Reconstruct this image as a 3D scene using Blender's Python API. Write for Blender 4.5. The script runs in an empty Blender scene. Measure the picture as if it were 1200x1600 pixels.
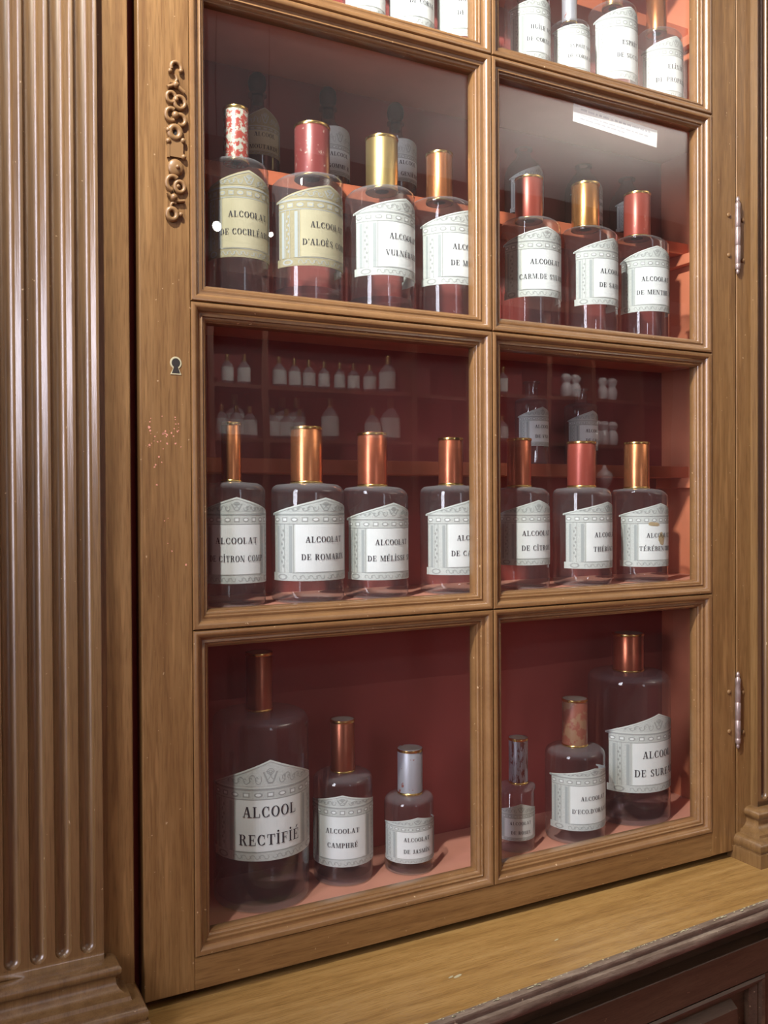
import bpy, bmesh, math, random
from mathutils import Vector, Matrix
random.seed(7)
SC = bpy.context.scene
COL = SC.collection
PI = math.pi

# ------------------------------------------------------------------ camera
YAW, PITCH, ROLL, FPX = 0.4807, -0.0107, -0.0047, 1401.6
cam_d = bpy.data.cameras.new('camera')
cam = bpy.data.objects.new('camera', cam_d)
COL.objects.link(cam)
cy, sy, cp, sp = math.cos(YAW), math.sin(YAW), math.cos(PITCH), math.sin(PITCH)
fwd = Vector((sy * cp, cy * cp, sp)); rgt = Vector((cy, -sy, 0)); up = rgt.cross(fwd)
c_, s_ = math.cos(ROLL), math.sin(ROLL)
rgt, up = c_ * rgt + s_ * up, -s_ * rgt + c_ * up
m = Matrix((rgt, up, -fwd)).transposed().to_4x4()
m.translation = Vector((-0.2699, -0.9752, 0.505))
cam.matrix_world = m
cam_d.sensor_fit = 'VERTICAL'; cam_d.sensor_height = 36.0
cam_d.lens = 36.0 * FPX / 1600.0
cam_d.clip_start = 0.02
SC.camera = cam

# ------------------------------------------------------------------ world, lights, exposure
SC.view_settings.view_transform = 'Standard'
SC.view_settings.look = 'None'
SC.view_settings.gamma = 1.0
SC.view_settings.use_curve_mapping = False
SC.view_settings.exposure = 0.0
SC.cycles.transparent_max_bounces = 40
SC.cycles.max_bounces = 10
SC.cycles.caustics_reflective = False
SC.cycles.caustics_refractive = False
w = bpy.data.worlds.new('world'); SC.world = w; w.use_nodes = True
w.node_tree.nodes['Background'].inputs[0].default_value = (0.55, 0.62, 0.8, 1)
w.node_tree.nodes['Background'].inputs[1].default_value = 0.3

def light(name, kind, loc, power, color, **kw):
    d = bpy.data.lights.new(name, kind); d.energy = power; d.color = color
    for k, v in kw.items():
        if k not in ('aim',): setattr(d, k, v)
    o = bpy.data.objects.new(name, d); COL.objects.link(o); o.location = loc
    if 'aim' in kw:
        o.rotation_euler = (Vector(kw['aim']) - Vector(loc)).to_track_quat('-Z', 'Y').to_euler()
    return o

# the lamp hanging close to the cabinet, up and to the left of the photographer
light('hanging_lamp_light', 'SPOT', (-0.50, -0.63, 1.84), 262.0, (0.97, 0.94, 0.88), shadow_soft_size=0.026, spot_size=1.36, spot_blend=1.0, aim=(0.74, 0.0, 0.78))
# daylight through the tall window in the left wall
light('window_daylight', 'AREA', (-2.18, -1.25, 1.38), 76.0, (0.87, 0.85, 1.0), shape='RECTANGLE', size=0.66, size_y=1.84, aim=(0.6, -1.0, 1.2))
# daylight through the narrow window behind the photographer
light('rear_window_daylight', 'AREA', (0.62, -5.96, 1.15), 11.0, (0.82, 0.86, 1.0), shape='RECTANGLE', size=0.62, size_y=1.9, aim=(0.62, 0.0, 1.15))
# added fill light, unseen: brightens the ceiling over the right half of the room
light('ceiling_fill_light', 'AREA', (4.4, -4.0, 2.35), 160.0, (1.0, 0.95, 0.90), shape='RECTANGLE', size=1.6, size_y=1.2, aim=(4.4, -4.0, 4))
# display spots over the shelves across the hall
light('spot_shelf_a', 'SPOT', (1.9, -4.2, 2.35), 230.0, (1.0, 0.94, 0.88), spot_size=1.6, spot_blend=0.7, shadow_soft_size=0.04, aim=(2.5, -5.5, 1.25))
light('spot_shelf_b', 'SPOT', (4.7, -4.2, 2.35), 200.0, (1.0, 0.94, 0.88), spot_size=1.6, spot_blend=0.7, shadow_soft_size=0.04, aim=(4.7, -5.5, 1.25))

# ------------------------------------------------------------------ materials
def mat(name):
    ma = bpy.data.materials.new(name); ma.use_nodes = True
    nt = ma.node_tree
    return ma, nt, nt.nodes['Principled BSDF']

def nd(nt, typ, **kw):
    n = nt.nodes.new(typ)
    for k, v in kw.items():
        if isinstance(k, str) and hasattr(n, k): setattr(n, k, v)
    return n

def simple(name, col, rough=0.5, metal=0.0, var=0.0, scale=40.0, spec=0.5, bump=0.0, coat=0.0):
    ma, nt, b = mat(name)
    b.inputs['Base Color'].default_value = (*col, 1)
    b.inputs['Roughness'].default_value = rough
    b.inputs['Metallic'].default_value = metal
    b.inputs['Specular IOR Level'].default_value = spec
    if coat: b.inputs['Coat Weight'].default_value = coat; b.inputs['Coat Roughness'].default_value = 0.15
    tc = nd(nt, 'ShaderNodeTexCoord')
    no = nd(nt, 'ShaderNodeTexNoise'); no.inputs['Scale'].default_value = scale; no.inputs['Detail'].default_value = 5
    nt.links.new(tc.outputs['Object'], no.inputs['Vector'])
    if var:
        mx = nd(nt, 'ShaderNodeMix', data_type='RGBA')
        mx.inputs[6].default_value = (*[c * (1 - var) for c in col], 1)
        mx.inputs[7].default_value = (*[min(1, c * (1 + var)) for c in col], 1)
        nt.links.new(no.outputs['Fac'], mx.inputs[0]); nt.links.new(mx.outputs[2], b.inputs['Base Color'])
    if bump:
        bp = nd(nt, 'ShaderNodeBump'); bp.inputs['Strength'].default_value = bump; bp.inputs['Distance'].default_value = 0.001
        nt.links.new(no.outputs['Fac'], bp.inputs['Height']); nt.links.new(bp.outputs[0], b.inputs['Normal'])
    return ma

def wood(name, dark, mid, lite, grain=(70, 70, 4), rough=0.42, chips=0.5, chip_col=(0.62, 0.45, 0.27), comb=0.0, pores=1.0, coat=0.0):
    ma, nt, b = mat(name); L = nt.links.new
    tc = nd(nt, 'ShaderNodeTexCoord')
    mp = nd(nt, 'ShaderNodeMapping'); mp.inputs['Scale'].default_value = grain
    L(tc.outputs['Object'], mp.inputs['Vector'])
    n1 = nd(nt, 'ShaderNodeTexNoise'); n1.inputs['Scale'].default_value = 1.0; n1.inputs['Detail'].default_value = 7; n1.inputs['Roughness'].default_value = 0.62; n1.inputs['Distortion'].default_value = 0.35
    L(mp.outputs[0], n1.inputs['Vector'])
    rp = nd(nt, 'ShaderNodeValToRGB'); e = rp.color_ramp.elements
    e[0].position = 0.30; e[0].color = (*dark, 1); e[1].position = 0.72; e[1].color = (*lite, 1)
    k = e.new(0.5); k.color = (*mid, 1)
    L(n1.outputs['Fac'], rp.inputs[0])
    # fine dark pores along the grain
    mp2 = nd(nt, 'ShaderNodeMapping'); mp2.inputs['Scale'].default_value = tuple(g * 9 for g in grain)
    L(tc.outputs['Object'], mp2.inputs['Vector'])
    n2 = nd(nt, 'ShaderNodeTexNoise'); n2.inputs['Scale'].default_value = 1.0; n2.inputs['Detail'].default_value = 3
    L(mp2.outputs[0], n2.inputs['Vector'])
    r2 = nd(nt, 'ShaderNodeValToRGB'); r2.color_ramp.elements[0].position = 0.30; r2.color_ramp.elements[0].color = (.72, .68, .64, 1); r2.color_ramp.elements[1].position = 0.52
    L(n2.outputs['Fac'], r2.inputs[0])
    mu = nd(nt, 'ShaderNodeMix', data_type='RGBA', blend_type='MULTIPLY'); mu.inputs[0].default_value = pores
    L(rp.outputs[0], mu.inputs[6]); L(r2.outputs[0], mu.inputs[7])
    # little paint chips
    n3 = nd(nt, 'ShaderNodeTexNoise'); n3.inputs['Scale'].default_value = 170; n3.inputs['Detail'].default_value = 2
    L(tc.outputs['Object'], n3.inputs['Vector'])
    r3 = nd(nt, 'ShaderNodeValToRGB'); r3.color_ramp.elements[0].position = 0.735; r3.color_ramp.elements[1].position = 0.76
    L(n3.outputs['Fac'], r3.inputs[0])
    ml = nd(nt, 'ShaderNodeMath', operation='MULTIPLY'); ml.inputs[1].default_value = chips
    L(r3.outputs[0], ml.inputs[0])
    mx = nd(nt, 'ShaderNodeMix', data_type='RGBA'); mx.inputs[7].default_value = (*chip_col, 1)
    L(ml.outputs[0], mx.inputs[0]); L(mu.outputs[2], mx.inputs[6])
    b.inputs['Coat Weight'].default_value = coat; b.inputs['Coat Roughness'].default_value = 0.36
    # lighter strokes combed slantwise through the painted grain
    mp4 = nd(nt, 'ShaderNodeMapping'); mp4.inputs['Rotation'].default_value = (0, 0.5 if grain[2] < grain[0] else 1.1, 0); mp4.inputs['Scale'].default_value = (150, 150, 9)
    L(tc.outputs['Object'], mp4.inputs['Vector'])
    n4 = nd(nt, 'ShaderNodeTexNoise'); n4.inputs['Scale'].default_value = 1.0; n4.inputs['Detail'].default_value = 1
    L(mp4.outputs[0], n4.inputs['Vector'])
    r4 = nd(nt, 'ShaderNodeMapRange'); r4.inputs[1].default_value = 0.60; r4.inputs[2].default_value = 0.70; r4.inputs[3].default_value = 0; r4.inputs[4].default_value = comb
    L(n4.outputs['Fac'], r4.inputs[0])
    m4 = nd(nt, 'ShaderNodeMix', data_type='RGBA'); m4.inputs[7].default_value = (*[min(1, c * 1.55) for c in lite], 1)
    L(r4.outputs[0], m4.inputs[0]); L(mx.outputs[2], m4.inputs[6])
    L(m4.outputs[2], b.inputs['Base Color'])
    b.inputs['Roughness'].default_value = rough
    bp = nd(nt, 'ShaderNodeBump'); bp.inputs['Strength'].default_value = 0.25; bp.inputs['Distance'].default_value = 0.0006
    L(n2.outputs['Fac'], bp.inputs['Height']); L(bp.outputs[0], b.inputs['Normal'])
    return ma

OAK_D, OAK_M, OAK_L = (0.150, 0.072, 0.023), (0.215, 0.112, 0.038), (0.265, 0.148, 0.056)
M = {}
M['wood_v'] = wood('oak_paint_vertical_grain', OAK_D, OAK_M, OAK_L, (75, 75, 4), comb=0.30)
M['wood_h'] = wood('oak_paint_horizontal_grain', OAK_D, OAK_M, OAK_L, (4, 75, 75))
M['mould'] = wood('oak_paint_moulding', (0.185, 0.094, 0.036), (0.212, 0.110, 0.042), (0.238, 0.127, 0.050), (25, 25, 25), rough=0.24, chips=0.8, pores=0.25, coat=0.8)
M['pilaster'] = wood('oak_paint_pilaster', (0.130, 0.068, 0.025), (0.178, 0.098, 0.036), (0.222, 0.127, 0.050), (75, 75, 3), rough=0.27, chips=0.7, coat=1.0)
M['counter'] = wood('honey_oak_counter', (0.23, 0.125, 0.038), (0.32, 0.185, 0.058), (0.39, 0.24, 0.085), (5, 80, 80), rough=0.34, chips=0.25)
M['edge'] = wood('worn_counter_edge', (0.10, 0.070, 0.048), (0.17, 0.125, 0.092), (0.30, 0.24, 0.18), (14, 130, 130), rough=0.45, chips=1.0, chip_col=(0.7, 0.6, 0.42))
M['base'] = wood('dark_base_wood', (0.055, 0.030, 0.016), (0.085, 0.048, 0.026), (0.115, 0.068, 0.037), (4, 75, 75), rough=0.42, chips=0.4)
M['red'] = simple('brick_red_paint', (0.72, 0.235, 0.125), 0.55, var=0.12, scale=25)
M['orange'] = simple('orange_red_paint', (0.56, 0.150, 0.070), 0.55, var=0.12, scale=25)
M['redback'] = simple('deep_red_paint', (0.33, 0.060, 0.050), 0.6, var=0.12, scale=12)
M['shelfpaint'] = simple('salmon_shelf_paint', (0.68, 0.30, 0.215), 0.5, var=0.12, scale=30)
M['dark'] = simple('recess_shade_black', (0.02, 0.016, 0.014), 0.8)  # near-black colour stands in for shade in gaps and holes
M['iron'] = simple('worn_iron', (0.36, 0.28, 0.26), 0.36, 0.6, var=0.5, scale=120)
M['screwm'] = simple('painted_screw', (0.215, 0.118, 0.046), 0.4)
M['gold'] = simple('brass_gold', (0.82, 0.58, 0.20), 0.24, 1.0, var=0.12, scale=60)
M['goldcap'] = simple('brushed_gold_cap', (0.62, 0.47, 0.20), 0.36, 0.9, var=0.15, scale=60)
M['copper'] = simple('copper_lacquer', (0.68, 0.27, 0.11), 0.27, 0.85, var=0.14, scale=70)
M['copperred'] = simple('copper_red_lacquer', (0.56, 0.165, 0.085), 0.28, 0.8, var=0.16, scale=70)
M['copperdark'] = simple('dark_copper_lacquer', (0.42, 0.14, 0.075), 0.32, 0.75, var=0.2, scale=60)
M['copperbrown'] = simple('brown_copper_lacquer', (0.62, 0.30, 0.10), 0.25, 0.85, var=0.16, scale=60)
M['paper_white'] = simple('cream_label_paper', (0.70, 0.75, 0.72), 0.75, var=0.07, scale=60, spec=0.2)
M['paper_yellow'] = simple('yellowed_label_paper', (0.46, 0.42, 0.27), 0.75, var=0.14, scale=50, spec=0.2)
M['panel_white'] = simple('white_label_panel', (0.84, 0.90, 0.90), 0.75, var=0.05, scale=60, spec=0.2)
M['panel_yellow'] = simple('yellowed_label_panel', (0.50, 0.47, 0.32), 0.75, var=0.12, scale=45, spec=0.2)
M['tint'] = simple('engraving_wash', (0.60, 0.65, 0.63), 0.8, var=0.2, scale=500, spec=0.1)
M['tint_yellow'] = simple('yellowed_engraving_wash', (0.37, 0.34, 0.22), 0.8, var=0.2, scale=500, spec=0.1)
M['line'] = simple('engraving_ink', (0.40, 0.43, 0.42), 0.8, spec=0.1)
M['ink'] = simple('black_ink', (0.035, 0.038, 0.05), 0.7, spec=0.2)
M['noticep'] = simple('white_notice_paper', (0.86, 0.88, 0.88), 0.7, spec=0.2)
M['noticeink'] = simple('grey_print', (0.32, 0.35, 0.45), 0.7, spec=0.2)
M['lidpaper'] = simple('lid_paper', (0.42, 0.40, 0.33), 0.7, var=0.25, scale=80)
M['stopper'] = simple('dark_glass_stopper', (0.03, 0.014, 0.014), 0.7, spec=0.15)
M['plaster'] = simple('grey_plaster', (0.50, 0.47, 0.44), 0.9, var=0.06, scale=3)
M['ceil'] = simple('pale_ceiling_plaster', (0.62, 0.58, 0.54), 0.9, var=0.05, scale=3)
M['floor'] = simple('red_glow_floor', (0.34, 0.085, 0.065), 0.9, var=0.15, scale=6)  # red put into the unseen floor for a glow in the lower panes
M['maroon'] = simple('maroon_shelf_paint', (0.24, 0.045, 0.035), 0.6, var=0.15, scale=6)
M['brownshelf'] = simple('brown_shelf_wood', (0.15, 0.065, 0.035), 0.5, var=0.2, scale=10)
M['porcelain'] = simple('white_porcelain', (0.8, 0.8, 0.82), 0.2)
M['blackm'] = simple('black_metal', (0.03, 0.03, 0.03), 0.4)

def worn(name, base, patch, thr, scale, rough=0.34, metal=0.35, stretch=(1, 1, 1)):
    ma, nt, b = mat(name); L = nt.links.new
    tc = nd(nt, 'ShaderNodeTexCoord'); mp = nd(nt, 'ShaderNodeMapping'); mp.inputs['Scale'].default_value = stretch
    L(tc.outputs['Object'], mp.inputs['Vector'])
    n = nd(nt, 'ShaderNodeTexNoise'); n.inputs['Scale'].default_value = scale; n.inputs['Detail'].default_value = 9; n.inputs['Roughness'].default_value = 0.68
    L(mp.outputs[0], n.inputs['Vector'])
    r = nd(nt, 'ShaderNodeValToRGB'); r.color_ramp.elements[0].position = thr; r.color_ramp.elements[1].position = thr + 0.03
    L(n.outputs['Fac'], r.inputs[0])
    mx = nd(nt, 'ShaderNodeMix', data_type='RGBA'); mx.inputs[6].default_value = (*base, 1); mx.inputs[7].default_value = (*patch, 1)
    L(r.outputs[0], mx.inputs[0]); L(mx.outputs[2], b.inputs['Base Color'])
    b.inputs['Roughness'].default_value = rough; b.inputs['Metallic'].default_value = metal
    return ma
M['redflake'] = worn('flaking_red_lacquer', (0.40, 0.06, 0.045), (0.50, 0.53, 0.46), 0.50, 150, metal=0.1)
M['redworn'] = worn('worn_dull_red_lacquer', (0.22, 0.045, 0.042), (0.45, 0.33, 0.28), 0.60, 150, metal=0.2)
M['redcap'] = worn('bright_red_lacquer', (0.33, 0.062, 0.042), (0.45, 0.22, 0.18), 0.64, 110, metal=0.3)
M['rustcap'] = worn('faded_rust_lacquer', (0.27, 0.085, 0.055), (0.30, 0.165, 0.095), 0.52, 38, metal=0.1, rough=0.45)
M['silver'] = worn('bare_tin_with_red_traces', (0.50, 0.52, 0.58), (0.36, 0.10, 0.07), 0.60, 70, metal=0.5, rough=0.42)
M['silverdark'] = worn('tarnished_tin', (0.40, 0.39, 0.44), (0.20, 0.065, 0.055), 0.53, 60, metal=0.5, rough=0.36, stretch=(2, 2, .6))

def thin_glass(name, tint=(0.965, 0.975, 0.975), edge=(0.84, 0.86, 0.87), rough=0.0, ior=1.5, dust_glint=0.0, haze=0.0, wave=0.0, wscale=6.0, wall=True):
    """thin-walled clear glass: transmits straight through, reflects by Fresnel; dust whitens faces that look up: dusting and painted shoulder highlights"""
    ma = bpy.data.materials.new(name); ma.use_nodes = True; nt = ma.node_tree; nt.nodes.clear(); L = nt.links.new
    out = nd(nt, 'ShaderNodeOutputMaterial')
    tr = nd(nt, 'ShaderNodeBsdfTransparent'); gl = nd(nt, 'ShaderNodeBsdfGlossy'); gl.inputs['Roughness'].default_value = rough
    lw = nd(nt, 'ShaderNodeLayerWeight'); lw.inputs['Blend'].default_value = 0.25
    mc = nd(nt, 'ShaderNodeMix', data_type='RGBA'); mc.inputs[6].default_value = (*tint, 1); mc.inputs[7].default_value = (*edge, 1)
    L(lw.outputs['Facing'], mc.inputs[0]); L(mc.outputs[2], tr.inputs[0])
    # Fresnel reflectance (Schlick), the same from both sides of the sheet
    f0 = ((ior - 1) / (ior + 1)) ** 2 * (1.0 if not wall else 1.9)
    l2 = nd(nt, 'ShaderNodeLayerWeight'); l2.inputs['Blend'].default_value = 0.5
    pw = nd(nt, 'ShaderNodeMath', operation='POWER'); pw.inputs[1].default_value = 5; L(l2.outputs['Facing'], pw.inputs[0])
    fr = nd(nt, 'ShaderNodeMath', operation='MULTIPLY_ADD'); fr.inputs[1].default_value = 1 - f0; fr.inputs[2].default_value = f0; L(pw.outputs[0], fr.inputs[0])
    m1 = nd(nt, 'ShaderNodeMixShader'); L(fr.outputs[0], m1.inputs[0]); L(tr.outputs[0], m1.inputs[1]); L(gl.outputs[0], m1.inputs[2])
    last = m1
    if wave:
        tc = nd(nt, 'ShaderNodeTexCoord'); n = nd(nt, 'ShaderNodeTexNoise'); n.inputs['Scale'].default_value = wscale; n.inputs['Detail'].default_value = 1
        L(tc.outputs['Object'], n.inputs['Vector'])
        bp = nd(nt, 'ShaderNodeBump'); bp.inputs['Strength'].default_value = wave; bp.inputs['Distance'].default_value = 0.002
        L(n.outputs['Fac'], bp.inputs['Height']); L(bp.outputs[0], gl.inputs['Normal'])
    if dust_glint or haze:
        df = nd(nt, 'ShaderNodeBsdfDiffuse'); df.inputs[0].default_value = (0.55, 0.55, 0.58, 1)
        ge = nd(nt, 'ShaderNodeNewGeometry'); sx = nd(nt, 'ShaderNodeSeparateXYZ'); L(ge.outputs['Normal'], sx.inputs[0])
        mr = nd(nt, 'ShaderNodeMapRange'); mr.inputs[1].default_value = 0.1; mr.inputs[2].default_value = 0.9; mr.inputs[3].default_value = haze; mr.inputs[4].default_value = haze + dust_glint
        L(sx.outputs['Z'], mr.inputs[0])
        m2 = nd(nt, 'ShaderNodeMixShader'); L(mr.outputs[0], m2.inputs[0]); L(last.outputs[0], m2.inputs[1]); L(df.outputs[0], m2.inputs[2])
        last = m2
    L(last.outputs[0], out.inputs[0])
    return ma
M['bottle'] = thin_glass('clear_bottle_glass', dust_glint=0.17, haze=0.034)  # haze and upward whitening also imitate highlights on the clear shoulders
M['bottle_dusty'] = thin_glass('dusty_bottle_glass', tint=(0.92, 0.93, 0.94), dust_glint=0.13, haze=0.018)
M['bottle_dim'] = thin_glass('smoky_bottle_glass', tint=(0.72, 0.72, 0.74), edge=(0.4, 0.4, 0.42), dust_glint=0.04, haze=0.02)
M['far_glass'] = thin_glass('milky_bottle_glass', tint=(0.8, 0.8, 0.85), dust_glint=0.15, haze=0.30)
M['liquid'] = thin_glass('clear_spirit', tint=(0.80, 0.80, 0.84), edge=(0.6, 0.58, 0.62), ior=1.2)
M['liquid_amber'] = thin_glass('amber_spirit', tint=(0.80, 0.70, 0.45), edge=(0.55, 0.45, 0.25), ior=1.2)
M['pane'] = thin_glass('old_window_glass', tint=(0.965, 0.97, 0.965), edge=(0.93, 0.94, 0.93), ior=1.48, wave=0.10, wscale=7.0, haze=0.006, wall=False)
M['clearpane'] = thin_glass('daylight_window_glass')

# ------------------------------------------------------------------ mesh helpers
def link(name, me, parent=None):
    o = bpy.data.objects.new(name, me); COL.objects.link(o)
    if parent: o.parent = parent
    return o

def obj(name, bm, mats, parent=None, smooth=False, world=True, bevel=0.0, ang=0.6, recalc=True):
    if recalc: bmesh.ops.recalc_face_normals(bm, faces=bm.faces)
    me = bpy.data.meshes.new(name); bm.to_mesh(me); bm.free()
    for mm in (mats if isinstance(mats, (list, tuple)) else [mats]): me.materials.append(M[mm])
    o = link(name, me, parent)
    if parent and world:
        # part vertices are written in place: undo the chain of parents
        off = Vector((0, 0, 0)); p = parent
        while p: off += p.location; p = p.parent
        o.location = -off
    if smooth:
        me.polygons.foreach_set('use_smooth', [True] * len(me.polygons))
        try: me.set_sharp_from_angle(angle=ang)
        except Exception: pass
    if bevel:
        b = o.modifiers.new('bevel', 'BEVEL'); b.width = bevel; b.segments = 2; b.limit_method = 'ANGLE'
    return o

def box(bm, x0, x1, y0, y1, z0, z1, mi=0):
    v = [bm.verts.new((x, y, z)) for x in (x0, x1) for y in (y0, y1) for z in (z0, z1)]
    for f in ((0, 1, 3, 2), (4, 6, 7, 5), (0, 4, 5, 1), (2, 3, 7, 6), (0, 2, 6, 4), (1, 5, 7, 3)):
        fa = bm.faces.new([v[i] for i in f]); fa.material_index = mi
    return v

def boxo(name, dims, m, parent=None, bevel=0.0):
    bm = bmesh.new(); box(bm, *dims); return obj(name, bm, m, parent, bevel=bevel)

def lathe(bm, prof, cx=0, cy=0, cz=0, seg=40, shift=None, mi=0):
    """prof: (r, z); shift(z): sideways offset of the axis"""
    rings = []
    for r, z in prof:
        ox = shift(z) if shift else 0.0
        if r < 1e-6: rings.append([bm.verts.new((cx + ox, cy, cz + z))])
        else: rings.append([bm.verts.new((cx + ox + r * math.cos(2 * PI * i / seg), cy + r * math.sin(2 * PI * i / seg), cz + z)) for i in range(seg)])
    for a, b in zip(rings, rings[1:]):
        for i in range(seg):
            j = (i + 1) % seg
            if len(a) == 1 and len(b) == 1: continue
            if len(a) == 1: f = bm.faces.new((a[0], b[j], b[i]))
            elif len(b) == 1: f = bm.faces.new((a[i], a[j], b[0]))
            else: f = bm.faces.new((a[i], a[j], b[j], b[i]))
            f.material_index = mi

def tube(bm, pts, r, seg=8, mi=0):
    pts = [Vector(p) for p in pts]; rings = []
    for i, p in enumerate(pts):
        d = (pts[min(i + 1, len(pts) - 1)] - pts[max(i - 1, 0)]).normalized()
        a = Vector((0, 1, 0)) if abs(d.y) < 0.9 else Vector((1, 0, 0))
        n1 = d.cross(a).normalized(); n2 = d.cross(n1)
        rr = r(i / (len(pts) - 1)) if callable(r) else r
        rings.append([bm.verts.new(p + rr * (math.cos(2 * PI * k / seg) * n1 + math.sin(2 * PI * k / seg) * n2)) for k in range(seg)])
    for a, b in zip(rings, rings[1:]):
        for k in range(seg):
            f = bm.faces.new((a[k], a[(k + 1) % seg], b[(k + 1) % seg], b[k])); f.material_index = mi
    for e in (rings[0], rings[-1]):
        f = bm.faces.new(e); f.material_index = mi

def ball(bm, c, r, sc=(1, 1, 1), u=12, v=8):
    g = bmesh.ops.create_uvsphere(bm, u_segments=u, v_segments=v, radius=r)
    for q in g['verts']: q.co = Vector((q.co.x * sc[0], q.co.y * sc[1], q.co.z * sc[2])) + Vector(c)

def ymirror_profile_run(bm, prof, x0, x1, slope=0.0, xr=0.0):
    """extrude a closed (y, z) profile along x; the run may lie at a slight angle: y += slope * (x - xr)"""
    A = [bm.verts.new((x0, y + slope * (x0 - xr), z)) for y, z in prof]
    B = [bm.verts.new((x1, y + slope * (x1 - xr), z)) for y, z in prof]
    n = len(prof)
    for i in range(n):
        j = (i + 1) % n; bm.faces.new((A[i], A[j], B[j], B[i]))
    bm.faces.new(A); bm.faces.new(B[::-1])

def tag(o, label=None, cat=None, group=None, kind=None):
    if label: o['label'] = label
    if cat: o['category'] = cat
    if group: o['group'] = group
    if kind: o['kind'] = kind
    return o

def thing(name, label, cat, loc=(0, 0, 0), rotz=0.0, group=None):
    o = bpy.data.objects.new(name, None); COL.objects.link(o)
    o.empty_display_size = 0.05
    o.location = loc; o.rotation_euler = (0, 0, rotz)
    return tag(o, label, cat, group)

# ------------------------------------------------------------------ the hall around (seen as reflections in the door glass)
FLZ, CLZ = -0.95, 3.30
XL, XR, YF, YB = -2.25, 8.0, -6.0, 0.20
def struct(name, dims, m):
    return tag(boxo(name, dims, m), kind='structure')
struct('floor', (XL - .1, XR + .1, YF - .1, YB + .1, FLZ - .1, FLZ), 'floor')
struct('ceiling', (XL - .1, XR + .1, YF - .1, YB + .1, CLZ, CLZ + .1), 'ceil')
struct('wall_back', (XL, XR, YB, YB + .1, FLZ, CLZ), 'plaster')
bm = bmesh.new()
box(bm, XL, .28, YF - .1, YF, FLZ, CLZ); box(bm, .96, XR, YF - .1, YF, FLZ, CLZ); box(bm, .28, .96, YF - .1, YF, FLZ, .15); box(bm, .28, .96, YF - .1, YF, 2.15, CLZ)
tag(obj('wall_front', bm, 'plaster'), kind='structure')
struct('wall_right', (XR, XR + .1, YF, YB, FLZ, CLZ), 'plaster')
# left wall with an opening for the tall window
WY0, WY1, WZ0, WZ1 = -1.62, -0.88, 0.42, 2.35
bm = bmesh.new()
box(bm, XL - .1, XL, YF, WY0, FLZ, CLZ); box(bm, XL - .1, XL, WY1, YB, FLZ, CLZ)
box(bm, XL - .1, XL, WY0, WY1, FLZ, WZ0); box(bm, XL - .1, XL, WY0, WY1, WZ1, CLZ)
tag(obj('wall_left', bm, 'plaster'), kind='structure')
bm = bmesh.new()
for y0, y1, z0, z1 in ((WY0, WY0 + .05, WZ0, WZ1), (WY1 - .05, WY1, WZ0, WZ1), (WY0, WY1, WZ0, WZ0 + .06), (WY0, WY1, WZ1 - .06, WZ1), (-1.265, -1.235, WZ0, WZ1), (WY0, WY1, 1.45, 1.49)):
    box(bm, XL - .06, XL - .01, y0, y1, z0, z1)
win = tag(obj('window_1', bm, 'porcelain'), kind='structure')
boxo('window_pane', (XL - .04, XL - .036, WY0 + .04, WY1 - .04, WZ0 + .05, WZ1 - .05), 'clearpane', win)
bm = bmesh.new()
for x0, x1, z0, z1 in ((.28, .32, .15, 2.15), (.92, .96, .15, 2.15), (.28, .96, .15, .2), (.28, .96, 2.1, 2.15), (.605, .635, .15, 2.15), (.28, .96, 1.13, 1.17)): box(bm, x0, x1, YF - .03, YF + .01, z0, z1)
win2 = tag(obj('window_2', bm, 'porcelain'), kind='structure')
boxo('window_pane', (.32, .92, YF - .016, YF - .012, .2, 2.1), 'clearpane', win2)
bm = bmesh.new()
ymirror_profile_run(bm, [(YF, 2.62), (YF + .05, 2.62), (YF + .06, 2.72), (YF + .14, 2.80), (YF + .16, 2.9), (YF + .30, 3.0), (YF + .32, 3.1), (YF + .36, 3.14), (YF + .36, CLZ), (YF, CLZ)], XL, XR)
tag(obj('trim_1', bm, 'brownshelf'), kind='structure')

# ------------------------------------------------------------------ the glazed cabinet
ZD, ZC, ZB_, ZA, ZT = 0.0, 0.3638, 0.7283, 1.0875, 1.451
CAB = thing('apothecary_cabinet', 'tall brown oak apothecary cabinet with glazed door and red interior', 'cabinet', (0.40, 0.10, -0.047))
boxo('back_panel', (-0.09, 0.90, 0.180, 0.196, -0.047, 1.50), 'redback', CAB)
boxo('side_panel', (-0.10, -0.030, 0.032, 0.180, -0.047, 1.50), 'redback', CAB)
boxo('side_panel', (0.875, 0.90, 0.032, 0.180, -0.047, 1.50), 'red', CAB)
boxo('top_panel', (-0.10, 0.90, 0.0, 0.196, 1.50, 1.53), 'wood_h', CAB)
SH = {1: 1.1055, 2: 0.746, 3: 0.3825, 4: 0.006}
boxo('shelf', (-0.030, 0.875, 0.032, 0.180, SH[4] - .03, SH[4]), 'shelfpaint', CAB)
for k in (3, 2, 1):
    boxo('shelf', (-0.030, 0.875, 0.032, 0.180, SH[k] - .020, SH[k]), 'shelfpaint', CAB, bevel=0.001)
STEP = {1: SH[1] + .185, 2: 0.933, 3: 0.5625}
for k in (3, 2, 1):
    boxo('back_shelf', (-0.030, 0.875, 0.119, 0.180, STEP[k] - .019, STEP[k]), 'orange', CAB, bevel=0.001)
    boxo('shelf_bearer', (0.861, 0.875, 0.085, 0.180, STEP[k] - .036, STEP[k] - .019), 'red', CAB, bevel=0.001)
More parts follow.
